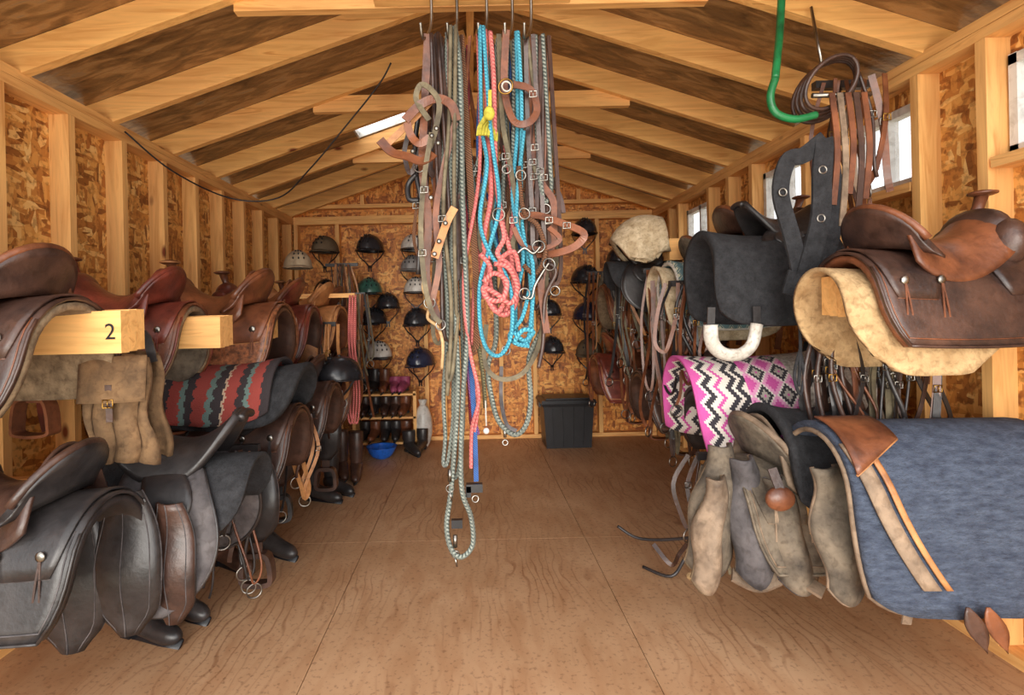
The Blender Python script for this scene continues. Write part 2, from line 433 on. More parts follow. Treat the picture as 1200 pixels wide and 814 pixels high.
def western(loc,rz,A=BRN,B_=DK,C=TAN,fl=FLE,T=None,fender=.4,sc=1,ry=0,horn=True,name='western_saddle',stir=True):
    b=MB(); T=T or A; TE=77
    def sk(S,r,x0,x1,off,p=5,k=.2):
        def F(u,v):
            q=2*u-1; x=(x0+(x1-x0)*v); xm=(x0+x1)/2; x=xm+(x-xm)*(1-k*abs(q)**p)
            y,z=drape(q*S,r,TE); return (x,y,z+off+.14*(x+.02)**2)
        return F
    b.sheet(sk(.43,.178,-.355,.315,.0),22,14,.022,fl,sign=-1)
    F=sk(.44,.182,-.36,.32,.006); b.sheet(F,22,14,.010,T)
    for k_,mm in ((1.0,A),(.94,C)):
        def F5(u,v):
            p=Vector(F(.5+(u-.5)*k_,.5+(v-.5)*k_)); return p+Vector((0,(.011 if u>.5 else -.011),.004))
        for u in (0,1): b.tube([F5(u,j/16) for j in range(17)],.005 if k_==1 else .0025,mm,5)
        for v in (0,1): b.tube([F5(i/6*.32,v) for i in range(7)],.005 if k_==1 else .0025,mm,5); b.tube([F5(1-i/6*.32,v) for i in range(7)],.005 if k_==1 else .0025,mm,5)
    F2=sk(.29,.188,-.34,-.12,.022,4,.35); b.sheet(F2,16,8,.008,A)
    for u in (0,1): b.tube([F2(u,j/10) for j in range(11)],.004,C,5)
    b.sheet(sk(.28,.188,.06,.31,.022,4,.35),16,8,.008,A)
    def FS(u,v):
        q=2*u-1; x=-.22+.38*v; y,z=drape(q*(.26-.05*v),.15,64)
        zc=.06+ (.11*((v-.5)/.5)**2 if v>.5 else .13*((.5-v)/.5)**2.2)
        return (x,y,z+zc*(1-.25*q*q))
    b.sheet(FS,18,14,.012,B_)
    def FC(u,v):
        a=(2*u-1); ang=a*1.3
        return (-.215+.13*(1-math.cos(ang))-.06*v, .19*math.sin(ang), .045-.07*(1-math.cos(ang))+v*(.15-.09*a*a))
    b.sheet(FC,18,5,.018,A)
    b.tube([FC(i/20,1) for i in range(21)],.013,B_,8)
    b.ell((.17,0,.10),(.06,.135,.085),A,18,12)
    for s_ in (-1,1): b.ell((.175,s_*.12,.045),(.055,.06,.085),A)
    if horn:
        b.tube([(.17,0,.14),(.185,0,.19),(.20,0,.235)],[.03,.019,.022],B_,10)
        b.ell((.205,0,.245),(.046,.04,.013),B_); b.ring((.205,0,.245),.042,.005,C,(0,0,1))
    for s_ in (-1,1):
        fx=.02; zt=-fender; yy=s_*.285
        if fender>.05:
            def FF(u,v,s_=s_):
                t=v; w=.10+.11*math.sin(PI*min(t*.95,1)) if t<.9 else .1
                w=max(w,.075)
                return (fx+(u-.5)*w+.03*t, s_*(.205+.07*min(t*2.5,1)+.01*math.sin(t*6)), -.01-fender*t)
            b.sheet(FF,6,14,.009,A,sign=s_)
            for u in (0,1): b.tube([FF(u,j/14) for j in range(15)],.004,B_,5)
            if stir:
                b.strap(cr([(fx+.03,yy,zt+.03),(fx+.03,yy,zt-.05)],3),.06,.01,B_)
                b.buckle((fx+.03,yy+s_*.008,zt-.0),.05,.03,MET)
                sp=cr([(-.05,yy,0),(-.065,yy,-.08),(-.055,yy,-.115),(.055,yy,-.115),(.065,yy,-.08),(.05,yy,0),(0,yy,.012)],5,True)
                sp=[p+Vector((fx+.03,0,zt-.05)) for p in sp]
                n=len(sp);vs=[];fs=[]
                cen=Vector((fx+.03,yy,zt-.11))
                for p in sp:
                    o=(p-cen).normalized()*.012
                    for a,bb in ((-1,0),(1,0),(1,1),(-1,1)): vs.append(p+Vector((0,a*.03,0))+o*bb)
                for i in range(n):
                    for j in range(4): fs.append((i*4+j,i*4+(j+1)%4,((i+1)%n)*4+(j+1)%4,((i+1)%n)*4+j))
                b.add(vs,fs,B_,False)
        for x in (-.27,-.14,.24):
            y,z=drape(s_*.22,.19,TE); c=(x,y+s_*.014,z+.025)
            b.ell(c,(.016,.006,.016),MET,10,5)
            for q in (-1,1):
                b.strap(cr([c,(x+q*.008,y+s_*.03,z-.08),(x+q*.012,y+s_*.035,z-.16-random.random()*.06)],4),.006,.003,B_)
        y,z=drape(s_*.36,.19,TE)
        b.ring((.18,y+s_*.02,z-.01),.032,.005,MET)
        b.strap(cr([(.18,y+s_*.025,z-.03),(.185,y+s_*.025,z-.15),(.17,y+s_*.02,z-.26)],5),.035,.005,B_)
    return b.obj(name,loc,rz,sc,ry=ry)
def english(loc,rz,A=BLK,B_=BLK,F_=GRY,sc=1,name='english_saddle',pd=BLKN,ry=0,stir=False,flap=.42):
    b=MB()
    def FP(u,v):
        q=2*u-1; x=.28*(2*v-1)*(1-.25*abs(q)**5)-.02; y,z=drape(q*.30,.16,72); return (x,y,z)
    if pd: b.sheet(FP,20,12,.015,pd)
    def FS(u,v):
        q=2*u-1; x=-.25+.46*v
        w=.19*(math.sin(PI*min(max((1-v)*.75+.18,0),1)))**.8
        y,z=drape(q*w,.12,70)
        zc=.05+(.09*((v-.45)/.55)**2 if v>.45 else .12*((.45-v)/.45)**2)
        return (x,y,z+zc)
    b.sheet(FS,16,18,.03,B_)
    b.tube([FS(i/16,0) for i in range(17)],.016,A,8)
    b.ell((.17,0,.08),(.05,.08,.06),A)
    for s_ in (-1,1):
        def FF(u,v,s_=s_,k=1.0,o=0):
            t=v*.98; w=(.26+.1*math.sin(PI*t*.8))*math.sqrt(max(0.02,1-t**5))*k
            x=.0+(u-.5)*w-.05*math.sin(PI*t*.9)
            y,z=drape(.08+flap*t*k,.18,78)
            return (x,s_*(y+.018+o),z+.01)
        b.sheet(FF,12,18,.01,F_,sign=-s_)
        pts=[FF(0,j/18) for j in range(19)]+[FF(i/12,1) for i in range(1,13)]+[FF(1,1-j/18) for j in range(1,19)]
        b.tube(pts,.007,A,5)
        b.sheet(lambda u,v,s_=s_:FF(u,v,s_,.5,.015),8,10,.008,A,sign=-s_)
        y,z=drape(.3,.18,74)
        if stir:
            b.strap(cr([(.03,s_*(y-.02),z+.12),(.03,s_*(y+.04),z-.05),(.03,s_*(y+.07),z-.4)],5),.03,.006,A)
            b.ring((.03,s_*(y+.07),z-.46),.06,.006,MET,(0,1,0))
            b.box((.03,s_*(y+.07),z-.515),(.11,.03,.012),PLB)
        else:
            b.strap(cr([(.03,s_*(y-.02),z+.12),(.04,s_*(y+.035),z-.02),(.05,s_*(y+.06),z-.2),(.03,s_*(y+.04),z-.02)],5),.03,.006,A)
    return b.obj(name,loc,rz,sc,ry=ry)

def arm(y,zt,side,label=None,xe=1.05,depth=.78):
    b=MB()
    for k in (-1,0,1):
        dz=.003*k
        x0=side*xe; x1=side*(1.80)
        b.beam((x0,y+k*.0395,zt-.065+dz),(x1,y+k*.0395,zt-.065+dz),.038,.13,WX)
    o=b.obj('saddle_rack')
    if label:
        cu=bpy.data.curves.new('number_label',type='FONT'); cu.body=label; cu.size=.07; cu.extrude=.0005
        t=bpy.data.objects.new('number_label',cu); scene.collection.objects.link(t); t.parent=o
        cu.materials.append(PLB); t.location=(xe+.02 if side>0 else -xe-.05,y-.0605,zt-.09); t.rotation_euler=(PI/2,0,0)
    return o
# left upper
for y,z,l in ((1.70,1.30,'2'),(2.28,1.28,None),(2.82,1.29,None),(3.32,1.29,None),(3.78,1.30,None),(4.25,1.30,None)):
    arm(y,z,-1,l,xe=1.08 if l else 1.05)
western((-1.50,1.60,1.31),177,DK,BRN,BRN,FLD,fender=.30,sc=.92)
pad('saddle_pad',(-1.47,2.26,1.28),183,.58,.38,OLD2,r=.13,te=80,rc=.25,th=.015)
western((-1.50,2.26,1.31),184,RED,RED,BRN,FLD,fender=.0,T=BRN,sc=.90)
western((-1.36,2.80,1.31),180,BRN,BRN,TAN,DK,T=TOOL,fender=.36,sc=1.06)
western((-1.34,3.32,1.31),183,RED,BRN,BRN,DK,fender=.36)
western((-1.28,3.80,1.31),178,TAN,TAN,BRN,BRN,fender=.38)
western((-1.32,4.25,1.31),180,BRN,BRN,TAN,FLE,fender=.36)
# left lower
for y,z,xe in ((1.55,.70,1.30),(1.98,.68,1.1),(2.62,.80,1.05),(3.25,.82,1.0),(3.85,.82,1.0)): arm(y,z,-1,None,xe=xe)
english((-1.12,2.02,.74),183,BLK,BLK,GRY,flap=.50)
western((-1.40,1.58,.73),180,BLK,DK,GRY,BLK,fender=.36,sc=.92,stir=False)
western((-1.22,2.66,.80),180,DK,BLK,BRN,DK,fender=.42)
pad('saddle_pad',(-1.17,2.62,.985),180,.72,.34,BLKN,r=.2,te=74,rc=.25,th=.035)
pad('striped_saddle_blanket',(-1.20,2.60,1.035),181,.56,.37,SER,r=.215,te=72,rc=.02,th=.014)
western((-1.20,3.25,.84),180,DK,DK,BRN,DK,fender=.42)
western((-1.20,3.85,.84),180,BRN,DK,TAN,BRN,fender=.42)

# right upper
arm(1.78,1.36,1,'21',xe=1.20)
western((1.54,1.79,1.415),2,DK,BRN,BRN,BRN,T=DK,fender=.0,sc=.88)
pad('straw_felt_pad',(1.42,1.79,1.37),0,.54,.40,STR,r=.125,th=.014,rc=.5,te=86,wr=.004,sag=.01)
arm(2.38,1.50,1,None,xe=1.14)
pad('black_saddle_pad',(1.27,2.36,1.545),0,.54,.44,BLKN,r=.14,te=84,rc=.06,th=.035)
english((1.38,2.40,1.60),3,BLK,BLK,BLK,sc=.75,pd=None,flap=.3)
western((1.47,2.66,1.60),0,DK,BRN,BRN,DK,fender=0,sc=.85)
arm(2.98,1.46,1,None,xe=1.14)
pad('teal_print_saddle_pad',(1.36,2.93,1.485),0,.58,.42,TEAL,r=.165,te=84,rc=.1,th=.02,edge=WHF)
pad('fleece_saddle_pad',(1.34,2.98,1.46),0,.66,.44,FLE,r=.13,te=84,rc=.2,th=.02)
western((1.46,3.05,1.50),0,OLD2,BRN,TAN,FLD,fender=0,sc=.9)
arm(3.30,1.70,1,None,xe=1.20)
english((1.14,3.52,1.58),-4,BLK,BLK,BLK,sc=.85,pd=BLKN)
pad('sheepskin_seat_cover',(1.03,3.40,1.81),-12,.28,.34,FLE,r=.13,te=86,rc=.65,th=.045,sag=-.06,ry=-22,wr=.02)
arm(4.25,1.42,1,None,xe=1.1)
western((1.38,4.25,1.44),0,BRN,DK,TAN,FLD,fender=.34)
# right lower
for y,z in ((1.85,.60),(2.55,.85),(3.35,.84),(4.2,.86)): arm(y,z,1,None,xe=1.16)
western((1.42,2.58,.86),0,DK,BLK,BRN,BLK,fender=.42,stir=False)
pad('navajo_saddle_blanket',(1.36,2.48,1.03),-2,.84,.54,NAV,r=.22,te=78,rc=.03,th=.014,ry=-3)
western((1.30,2.08,.66),4,OLD2,OLD,OLD,OLD2,fender=.30,horn=False,stir=False)
pad('felt_saddle_pad',(1.27,2.06,.84),0,.34,.40,BLKN,r=.17,te=80,rc=.15,th=.03)
pad('denim_saddle_pad',(1.46,1.78,.85),-2,.66,.60,DENIM,r=.18,te=83,rc=.10,th=.03,edge=OLD,wr=.004,sag=0)
western((1.38,3.35,.86),0,DK,DK,BRN,DK,fender=.4)
western((1.30,4.2,.90),0,RED,BRN,TAN,BRN,fender=.4)
b=MB()
def wcurve(k,w,m,th=.007):
    def F(u,v):
        x=-.31+.05*k+.06*v+.10*v*v+(u-.5)*w; y,z=drape(-(.15+.42*v),.218,83)
        return (x,y,z+.034)
    b.sheet(F,3,16,th,m,sign=1)
wcurve(0,.05,OLD); wcurve(.95,.018,TAN)
def corner(u,v):
    x=-.325+.17*u; q=v*(1-.45*u)
    y,z=drape(-(.0+.26*q),.226,83); return (x,y,z+.042)
b.sheet(corner,8,10,.006,BRN,sign=1)
b.tube([corner(1,j/10) for j in range(11)],.004,TAN,5); b.tube([corner(i/8,1) for i in range(9)],.004,TAN,5)
for k in range(2):
    x0=-.08+.055*k
    def lf(u,v,x0=x0): w=.028*math.sin(PI*min(v+.05,1)); return (x0+(u-.5)*2*w+.05*v,-.285,-.44-.13*v)
    b.sheet(lf,4,8,.005,BRN if k%2 else DK,sign=-1)
b.obj('wear_leather',(1.46,1.78,.85),-2)
b=MB()
def wf(x0,y0,z0,w0,w1,h,lean,curl,m,e):
    def F(u,v):
        w=w0+(w1-w0)*v; q=(u-.5)*2
        return (x0+lean*v+q*w/2+.01*math.sin(v*9), y0-.05*v-curl*(1-q*q)+.015*math.sin(v*7+q*2), z0-h*v*(1-.12*q*q))
    b.sheet(F,10,16,.012,m)
    for u in (0,1): b.tube([F(u,j/16) for j in range(17)],.008,e,5)
    b.tube([F(i/10,1) for i in range(11)],.008,e,5)
wf(.91,2.0,.76,.08,.17,.46,-.08,.05,OLD2,FLD)
wf(.97,1.97,.72,.08,.15,.44,.02,.06,GRY,OLD)
wf(.86,1.93,.66,.06,.10,.38,-.07,.04,OLD,FLD)
wf(1.06,1.92,.66,.07,.14,.38,.05,.05,OLD2,GRY)
wf(1.14,1.76,.74,.09,.13,.42,.03,.03,OLD2,OLD)
b.ell((1.02,1.80,.62),(.05,.025,.042),BRN,16,10); b.strap(cr([(1.0,1.81,.72),(1.02,1.79,.64)],3),.03,.006,DK)
b.strap(cr([(.9,1.9,.32),(.98,1.88,.29),(1.08,1.86,.33),(1.16,1.8,.30)],6),.05,.012,OLD,face=(0,-.6,1))
b.ell((.78,1.93,.30),(.03,.02,.018),STR); b.ell((.81,1.92,.32),(.02,.018,.02),STR)
b.obj('worn_saddle_fenders')

# ------------------------------------------------------------ helmets
def helmet(loc,rz,m,m2=PLB,vents=True,strap=True,sc=1):
    b=MB()
    b.ell((0,0,0),(.105,.135,.125),m,22,10,0,PI*.52)
    b.ell((0,0,0),(.098,.128,.118),PLB,22,8,0,PI*.5)
    b.tube([(.107*math.cos(a),.137*math.sin(a),-.008) for a in [2*PI*i/26 for i in range(26)]],.006,m2,6,True)
    def V(u,v):
        a=-PI/2+(u-.5)*1.9; R=1+.38*v*math.cos((u-.5)*PI)
        return (.105*math.cos(a)*(1+.1*v),.133*math.sin(a)*R,-.004-.018*v)
    b.sheet(V,12,5,.005,m2)
    b.ell((0,0,.125),(.012,.012,.006),m2,8,4)
    if vents:
        for k in (-1,0,1):
            for j in (0,1,2):
                th=.45+j*.33; ph=-PI/2+k*.42
                b.ell((.106*math.sin(th)*math.cos(ph),.136*math.sin(th)*math.sin(ph),.126*math.cos(th)),(.006,.012,.01),PLB,8,4)
    if strap:
        for s_ in (-1,1):
            for yy in (-.05,.05):
                b.strap(cr([(s_*.1,yy,-.01),(s_*.08,yy*.5,-.06),(s_*.045,0,-.10)],4),.011,.003,PLB,face=(s_,0,0))
            b.strap(cr([(s_*.045,0,-.10),(s_*.01,-.01,-.14),(s_*.012,-.01,-.18)],4),.011,.003,PLB)
        b.box((0,-.012,-.14),(.03,.012,.02),PLB)
    o=b.obj('riding_helmet',loc,rz,sc); return o
HB=M('helmet_black',(50,50,54),(30,30,34),.25,6,0); HG=M('helmet_green',(70,116,100),(30,64,60),.3,16,0)
HW_=M('helmet_white',(226,222,214),(190,186,180),.35,5,0); HGY=M('helmet_grey',(150,148,146),(108,106,108),.4,6,0)
HBL=M('helmet_navy',(50,54,76),(30,32,50),.22,6,0); HBR=M('helmet_olive',(112,96,74),(84,70,52),.8,6,.3)
HTN=M('helmet_tan',(176,156,128),(140,120,94),.8,6,.3)
YH=5.24
for x,z,m,sc in ((-1.43,1.92,HBR,1.15),(-.99,1.92,HB,1.2),(-1.01,1.50,HG,1.2),(-.83,1.36,HB,1.1),(-.97,1.21,HB,1.2),(-1.43,1.50,HB,1.15),
      (-.93,.88,HW_,1.2),(-.57,1.92,HW_,1.15),(-.58,1.72,HGY,1.1),(-.55,1.50,HW_,1.15),(-.54,1.19,HB,1.25),(-.52,.80,HBL,1.25),
      (.73,1.92,HB,1.1),(.74,1.58,HB,1.1),(.75,1.26,HB,1.1),(.76,.90,HB,1.1),(1.11,2.04,HB,1.15),(1.11,1.57,HB,1.25),(1.12,1.21,HBL,1.25),(1.13,.86,HBR,1.2),(1.42,1.38,HB,1.15),(1.44,1.75,HB,1.15)):
    helmet((x,YH,z),random.uniform(-25,25),m,HB if m in (HW_,HG) else m,True,True,sc)
helmet((-.88,3.50,.87),-60,HB,HB,sc=1.15); helmet((-1.33,4.1,1.66),20,HTN,HTN,strap=False,sc=1.0)

# ------------------------------------------------------------ back-of-room things
b=MB()
def tote(z0,z1,w0,d0,w1,d1,m):
    vs=[]
    for z,w,d in ((z0,w0,d0),(z1,w1,d1)):
        for a,c in ((-1,-1),(1,-1),(1,1),(-1,1)): vs.append((a*w/2,c*d/2,z))
    b.add(vs,[(3,2,1,0),(4,5,6,7),(0,1,5,4),(1,2,6,5),(2,3,7,6),(3,0,4,7)],m,False)
tote(0,.40,.42,.30,.47,.34,PLB); tote(.39,.42,.49,.36,.50,.37,PLB); tote(.42,.45,.52,.39,.50,.37,PLB); tote(.45,.465,.42,.30,.41,.29,PLB)
for x in (-.15,-.05,.05,.15): b.beam((x*.92,-.158,.03),(x,-.178,.38),.012,.012,PLB,up=(1,0,0))
for s_ in (-1,1): b.box((s_*.255,0,.40),(.02,.14,.05),PLB)
b.obj('storage_tote',(.87,5.14,0),1)
b=MB()
prof=[(.045,0),(.085,.02),(.115,.06),(.135,.105),(.14,.11),(.128,.105),(.108,.06),(.08,.03),(.0,.02)]
vs=[];fs=[];n=28
for r,z in prof:
    for j in range(n): a=2*PI*j/n; vs.append((r*math.cos(a),r*math.sin(a),z))
for i in range(len(prof)-1):
    for j in range(n): fs.append((i*n+j,i*n+(j+1)%n,(i+1)*n+(j+1)%n,(i+1)*n+j))
b.add(vs,fs,BLU); b.obj('feed_bowl',(-.84,4.78,0))
def boot(b,loc,rz,m,h=.34,lean=0,sole=PLB):
    b.T=Matrix.Translation(Vector(loc))@Matrix.Rotation(math.radians(rz),4,'Z')@Matrix.Rotation(math.radians(lean),4,'X')
    b.tube(cr([(0,0,h),(.005,0,h*.7),(.0,0,h*.35),(0,0,.11)],4),[.062,.062,.06,.055,.05,.047,.046],m,14,flat=.85)
    b.tube(cr([(-.045,0,.06),(.0,0,.075),(.06,0,.06),(.13,0,.045),(.20,0,.038),(.235,0,.034)],3),[.03,.045,.05,.052,.05,.047,.045,.043,.042,.041,.04,.038,.034,.028,.02,.01],m,12)
    b.tube([(-.05,0,.012),(.05,0,.012),(.15,0,.008),(.24,0,.01)],[.034,.032,.045,.02],sole,10,flat=.25)
    b.box((-.03,0,.012),(.05,.055,.024),sole)
    b.T=Matrix.Identity(4)
PNK=M('pink_rubber',(176,84,116),(130,50,80),.6,6,0)
b=MB()
for z in (.06,.30,.52):
    b.beam((-1.16,5.22,z),(-.56,5.22,z),.28,.02,WX)
for x in (-1.15,-.57): b.beam((x,5.22,0),(x,5.22,.55),.03,.28,WZ,up=(0,1,0))
b.obj('boot_shelf')
k=0
for z in (.07,.31,.53):
    b=MB()
    for x in (-1.08,-.98,-.88,-.78,-.68):
        k+=1; boot(b,(x,5.26,z+.002),-90+random.uniform(-8,8),PNK if (z>.5 and x>-.8) else random.choice([BLK,DK,BLK,BRN]),.17 if z<.5 else (.14 if x>-.8 else .22))
    b.obj('riding_boots')
b=MB(); boot(b,(-.62,4.98,0),-60,BLK,.2); boot(b,(-.5,5.06,0),-100,BLK,.2); b.obj('riding_boots')
b=MB(); boot(b,(-1.14,3.72,0.0),-20,BLK,.40); boot(b,(-1.06,3.9,0.0),-35,BLK,.38); b.obj('riding_boots')
b=MB(); boot(b,(-.95,4.25,0.0),-80,DK,.36); boot(b,(-1.08,4.3,0.0),-70,DK,.36); b.obj('riding_boots')
b=MB(); boot(b,(-1.15,2.90,0.0),-30,BLK,.42); boot(b,(-1.32,2.76,0.0),-30,DK,.42); b.obj('cowboy_boots')
b=MB(); boot(b,(-1.38,2.15,0.0),-20,BLK,.42); boot(b,(-1.34,2.32,0.0),-25,BLK,.42); b.obj('cowboy_boots')
b=MB(); b.ell((0,0,.2),(.09,.09,.22),HW_,16,10); b.tube([(0,0,.4),(0,0,.46)],[.03,.045],HW_,8); b.obj('feed_sack',(-.50,5.15,0.0))

# ------------------------------------------------------------ hanging straps in clusters
def cluster(name,x,y,zt,w,n,l0,l1,pal,d=.12,bits=True):
    b=MB()
    b.beam((x-w/2,y+.05,zt),(x+w/2,y+.05,zt),.03,.03,BLK)
    for i in range(n):
        px=x+random.uniform(-w/2,w/2); py=y+random.uniform(-d,d)*.6; L=random.uniform(l0,l1); m=random.choice(pal)
        q=random.uniform(.02,.06)*random.choice((-1,1)); e=random.uniform(-.05,.05)
        a=[(px,py,zt),(px+e,py,zt-L*.4),(px+q,py-.02,zt-L*.85),(px+q*1.5,py-.01,zt-L),(px+q*2.2,py,zt-L*.85),(px+q*1.6+e,py+.02,zt-L*.4),(px+q,py+.02,zt)]
        if random.random()<.35: a=a[:4]
        if random.random()<.65: b.strap(cr(a,5),random.choice([.014,.018,.024]),.004,m,face=(random.uniform(-.5,.5),-1,0))
        else: b.tube(cr(a,5),random.choice([.005,.007,.009]),m,6)
        if bits:
            b.buckle((px+e,py-.006,zt-L*.4),.028,.024,MET if random.random()<.7 else BRS)
            if random.random()<.5: b.ring((px+q*1.5,py-.01,zt-L-.03),.03,.004,MET,(random.random(),-1,0))
    return b.obj(name)
def hangfender(name,x,y,zt,h,m,e,rz=0,wd=1.0,st=True,lines=False):
    b=MB()
    def F(u,v):
        w=(.10+.12*math.sin(PI*min(v*.9,1)))*wd; w*= (1 if v<.85 else 1-.6*(v-.85)/.15)
        q=(u-.5)*2; return (q*w/2,-.02*(1-q*q)+.012*math.sin(v*8),-h*v)
    b.sheet(F,8,16,.009,m)
    for u in (0,1): b.tube([F(u,j/16) for j in range(17)],.004,e,5)
    if lines:
        for u in (.12,.5,.88): b.tube([Vector(F(u,j/16))+Vector((0,-.010,0)) for j in range(17)],.0018,GRY,4)
    if st:
        b.strap([(0,0,-h+.02),(0,0,-h-.08)],.05,.008,e)
        b.strap(cr([(-.05,0,-h-.07),(-.065,0,-h-.15),(-.05,0,-h-.19),(.05,0,-h-.19),(.065,0,-h-.15),(.05,0,-h-.07),(0,0,-h-.06)],4,True),.022,.05,e,closed=True)
    return b.obj(name,(x,y,zt),rz)
LP=[BRN,DK,BLK,TAN,BRN,OLV]
cluster('hanging_bridles',1.14,3.15,1.50,.24,20,.5,1.1,LP)
cluster('hanging_bridles',1.07,3.62,1.50,.2,14,.4,1.0,LP)
cluster('hanging_bridles',1.15,4.6,1.6,.3,14,.5,1.1,LP)
cluster('hanging_reins',1.32,1.98,1.20,.16,14,.3,.55,[DK,BLK,BRN,BLK])
cluster('hanging_reins',1.50,2.1,2.15,.22,8,.35,.7,[BRN,OLD,DK,BRN])
cluster('hanging_reins',1.10,2.72,1.40,.16,12,.3,.8,[BRN,DK,BLK,BRN])
cluster('hanging_reins',1.56,1.98,1.18,.26,14,.3,.6,[DK,BLK,BRN,OLV])
cluster('hanging_cinches',-1.02,3.55,1.22,.2,9,.4,.85,[DK,BRN,BLK,TAN])
cluster('hanging_cinches',-.98,4.35,1.45,.2,12,.5,1.0,LP)
cluster('hanging_cinches',-1.40,2.1,1.15,.2,8,.25,.4,[DK,BLK,BLK,BRN])
cluster('hanging_cinches',-1.06,2.30,.70,.22,9,.3,.6,[DK,BLK,BLK,BRN])
cluster('hanging_cinches',-1.05,2.95,.72,.3,8,.3,.6,[DK,BLK,BLK,BRN,TAN])
cluster('hanging_bridles',-1.2,4.9,1.75,.3,10,.5,1.1,LP)
cluster('hanging_cinches',1.12,2.30,.62,.3,8,.3,.5,[DK,OLV,BRN])
hangfender('saddle_fender',-1.12,3.02,.72,.40,DK,BLK,10)
hangfender('saddle_fender',-1.0,3.56,.74,.42,BLK,DK,0)
hangfender('saddle_fender',-1.22,3.08,1.16,.36,BRN,DK,8)
hangfender('saddle_fender',-1.12,3.52,1.18,.36,TAN,BRN,0)
hangfender('saddle_fender',-1.00,2.42,.66,.40,BLK,DK,0)
hangfender('saddle_fender',-1.13,1.72,.72,.46,BLK,GRY,6,1.0,False,True)
hangfender('saddle_fender',-1.02,1.78,.66,.40,DK,BLK,-4,.8,False,True)
hangfender('saddle_fender',-1.30,1.70,.72,.50,BLK,GRY,6,1.1,False,True)
hangfender('saddle_fender',-1.46,2.54,1.14,.34,BRN,DK,6)
# coral lead rope on left
b=MB()
for q in (0,.02,.04):
    b.tube(cr([(-.87+q,3.8,1.42),(-.88+q,3.78,1.1),(-.85+q,3.77,.75),(-.87+q,3.77,.52),(-.9+q,3.78,.62),(-.88+q,3.79,1.0),(-.87+q,3.8,1.40)],6),.007,RPK,8)
b.beam((-.84,3.83,1.42),(-1.3,3.83,1.42),.03,.03,WX)
b.obj('coral_lead_rope')
b=MB()
def CB(u,v):
    x=-.09+.18*u; return (x*(1+.15*v)+.01*math.sin(9*v),-.05-.03*math.sin(PI*u)-.012*math.sin(u*19+v*3),-.36*v+.02*math.sin(PI*u))
b.sheet(CB,18,16,.02,CANV); b.sheet(lambda u,v:(CB(u,v)[0],-CB(u,v)[1]*.6,CB(u,v)[2]),18,16,.02,CANV,sign=-1)
def CF(u,v):
    x=-.10+.20*u; return (x,-.09-.02*math.sin(PI*u)-.02*v,.01-.15*v)
b.sheet(CF,12,6,.012,CANV)
b.strap(cr([(-.08,0,-.02),(-.05,0,.08),(.05,0,.08),(.08,0,-.02)],5),.03,.005,BLK)
b.strap([(.0,-.135,-.08),(.0,-.13,-.2)],.02,.004,DK); b.buckle((0,-.14,-.14),.03,.025,BRS)
b.obj('canvas_saddlebag',(-1.2,1.86,1.14),8)
b=MB(); b.tube(cr([(-.09,0,.07),(-.085,0,.0),(-.045,0,-.045),(.025,0,-.05),(.075,0,-.01),(.095,0,.07)],6),.022,WHF,12,flat=1.3)
b.strap(cr([(-.09,0,.06),(-.085,0,.14)],2),.03,.006,BLK); b.strap(cr([(.095,0,.06),(.095,0,.14)],2),.03,.006,BLK)
b.obj('fleece_cinch',(1.04,2.14,1.13),0)
b=MB()
def bs_(pts,w,m=BLKN): b.strap(cr(pts,6),w,.012,m)
bs_([(.08,0,.42),(.06,-.01,.30),(.05,-.01,.12),(.0,-.01,-.06),(-.02,0,-.12)],.07)
bs_([(.08,0,.42),(.0,.0,.36),(-.06,0,.34),(-.09,0,.22),(-.05,0,.05),(-.02,0,-.10)],.06)
bs_([(.08,0,.42),(.11,0,.28),(.10,0,.06),(.04,0,-.10)],.055)
bs_([(-.08,-.0,-.11),(.0,-.01,-.13),(.08,0,-.11)],.09)
for p in ((.05,-.015,.12),(-.09,-.015,.22),(.06,-.015,.30)): b.ring(p,.014,.0035,MET)
b.ell((-.04,-.02,-.17),(.01,.01,.02),RRD); b.tube(cr([(-.02,-.02,-.14),(-.04,-.02,-.2),(-.04,-.02,-.36),(-.05,-.02,-.5)],5),.006,BLKN,6)
b.tube(cr([(-.04,-.02,-.36),(-.065,-.02,-.46),(-.045,-.02,-.53),(-.03,-.02,-.46),(-.04,-.02,-.38)],5),.006,BLKN,6)
b.ring((-.04,-.02,-.2),.012,.004,RRD)
b.obj('breast_collar',(1.25,2.0,1.47))
b=MB()
b.tube(cr([(1.15,2.0,2.12),(1.13,2.0,2.05),(1.15,2.0,1.99),(1.22,2.0,1.965),(1.30,2.0,1.98)],6),.014,GRNM,10)
b.tube(cr([(1.15,2.0,2.12),(1.17,2.02,2.2),(1.2,2.05,2.32),(1.22,2.06,2.52)],6),.014,GRNM,10)
b.obj('green_hook')
b=MB()
for k in range(4): b.ring((1.36+.01*k,2.0+.03*k,2.10),.11+.006*k,.008,DK,(.05*k,1,.2),n=28,sq=.7)
b.tube([(1.36,2.05,2.18),(1.38,2.14,2.46)],.006,MET,8)
b.obj('coiled_rein')
b=MB()
for x,l,m in ((1.36,.42,BRN),(1.39,.5,OLD),(1.42,.38,BRN),(1.45,.46,DK),(1.48,.4,BRN)):
    b.strap(cr([(x,2.0,2.06),(x+.01,1.99,2.06-l*.5),(x-.01,1.99,2.06-l)],5),.022,.005,m)
b.tube([(1.3,2.02,2.06),(1.52,2.02,2.06)],.01,MET,8)
b.obj('leather_headstall')
b=MB()
b.tube(cr([(.72,2.75,.16),(.8,2.7,.12),(.9,2.62,.14),(1.02,2.5,.2)],6),.008,BLK,6)
b.tube(cr([(.80,2.6,.02),(.9,2.5,.02),(.98,2.52,.1),(1.06,2.5,.2)],6),.008,BLK,6)
b.strap(cr([(.86,2.62,.12),(.92,2.55,.05),(.98,2.6,.08),(1.04,2.55,.2)],6),.02,.005,DK)
b.obj('loose_reins')
b=MB()
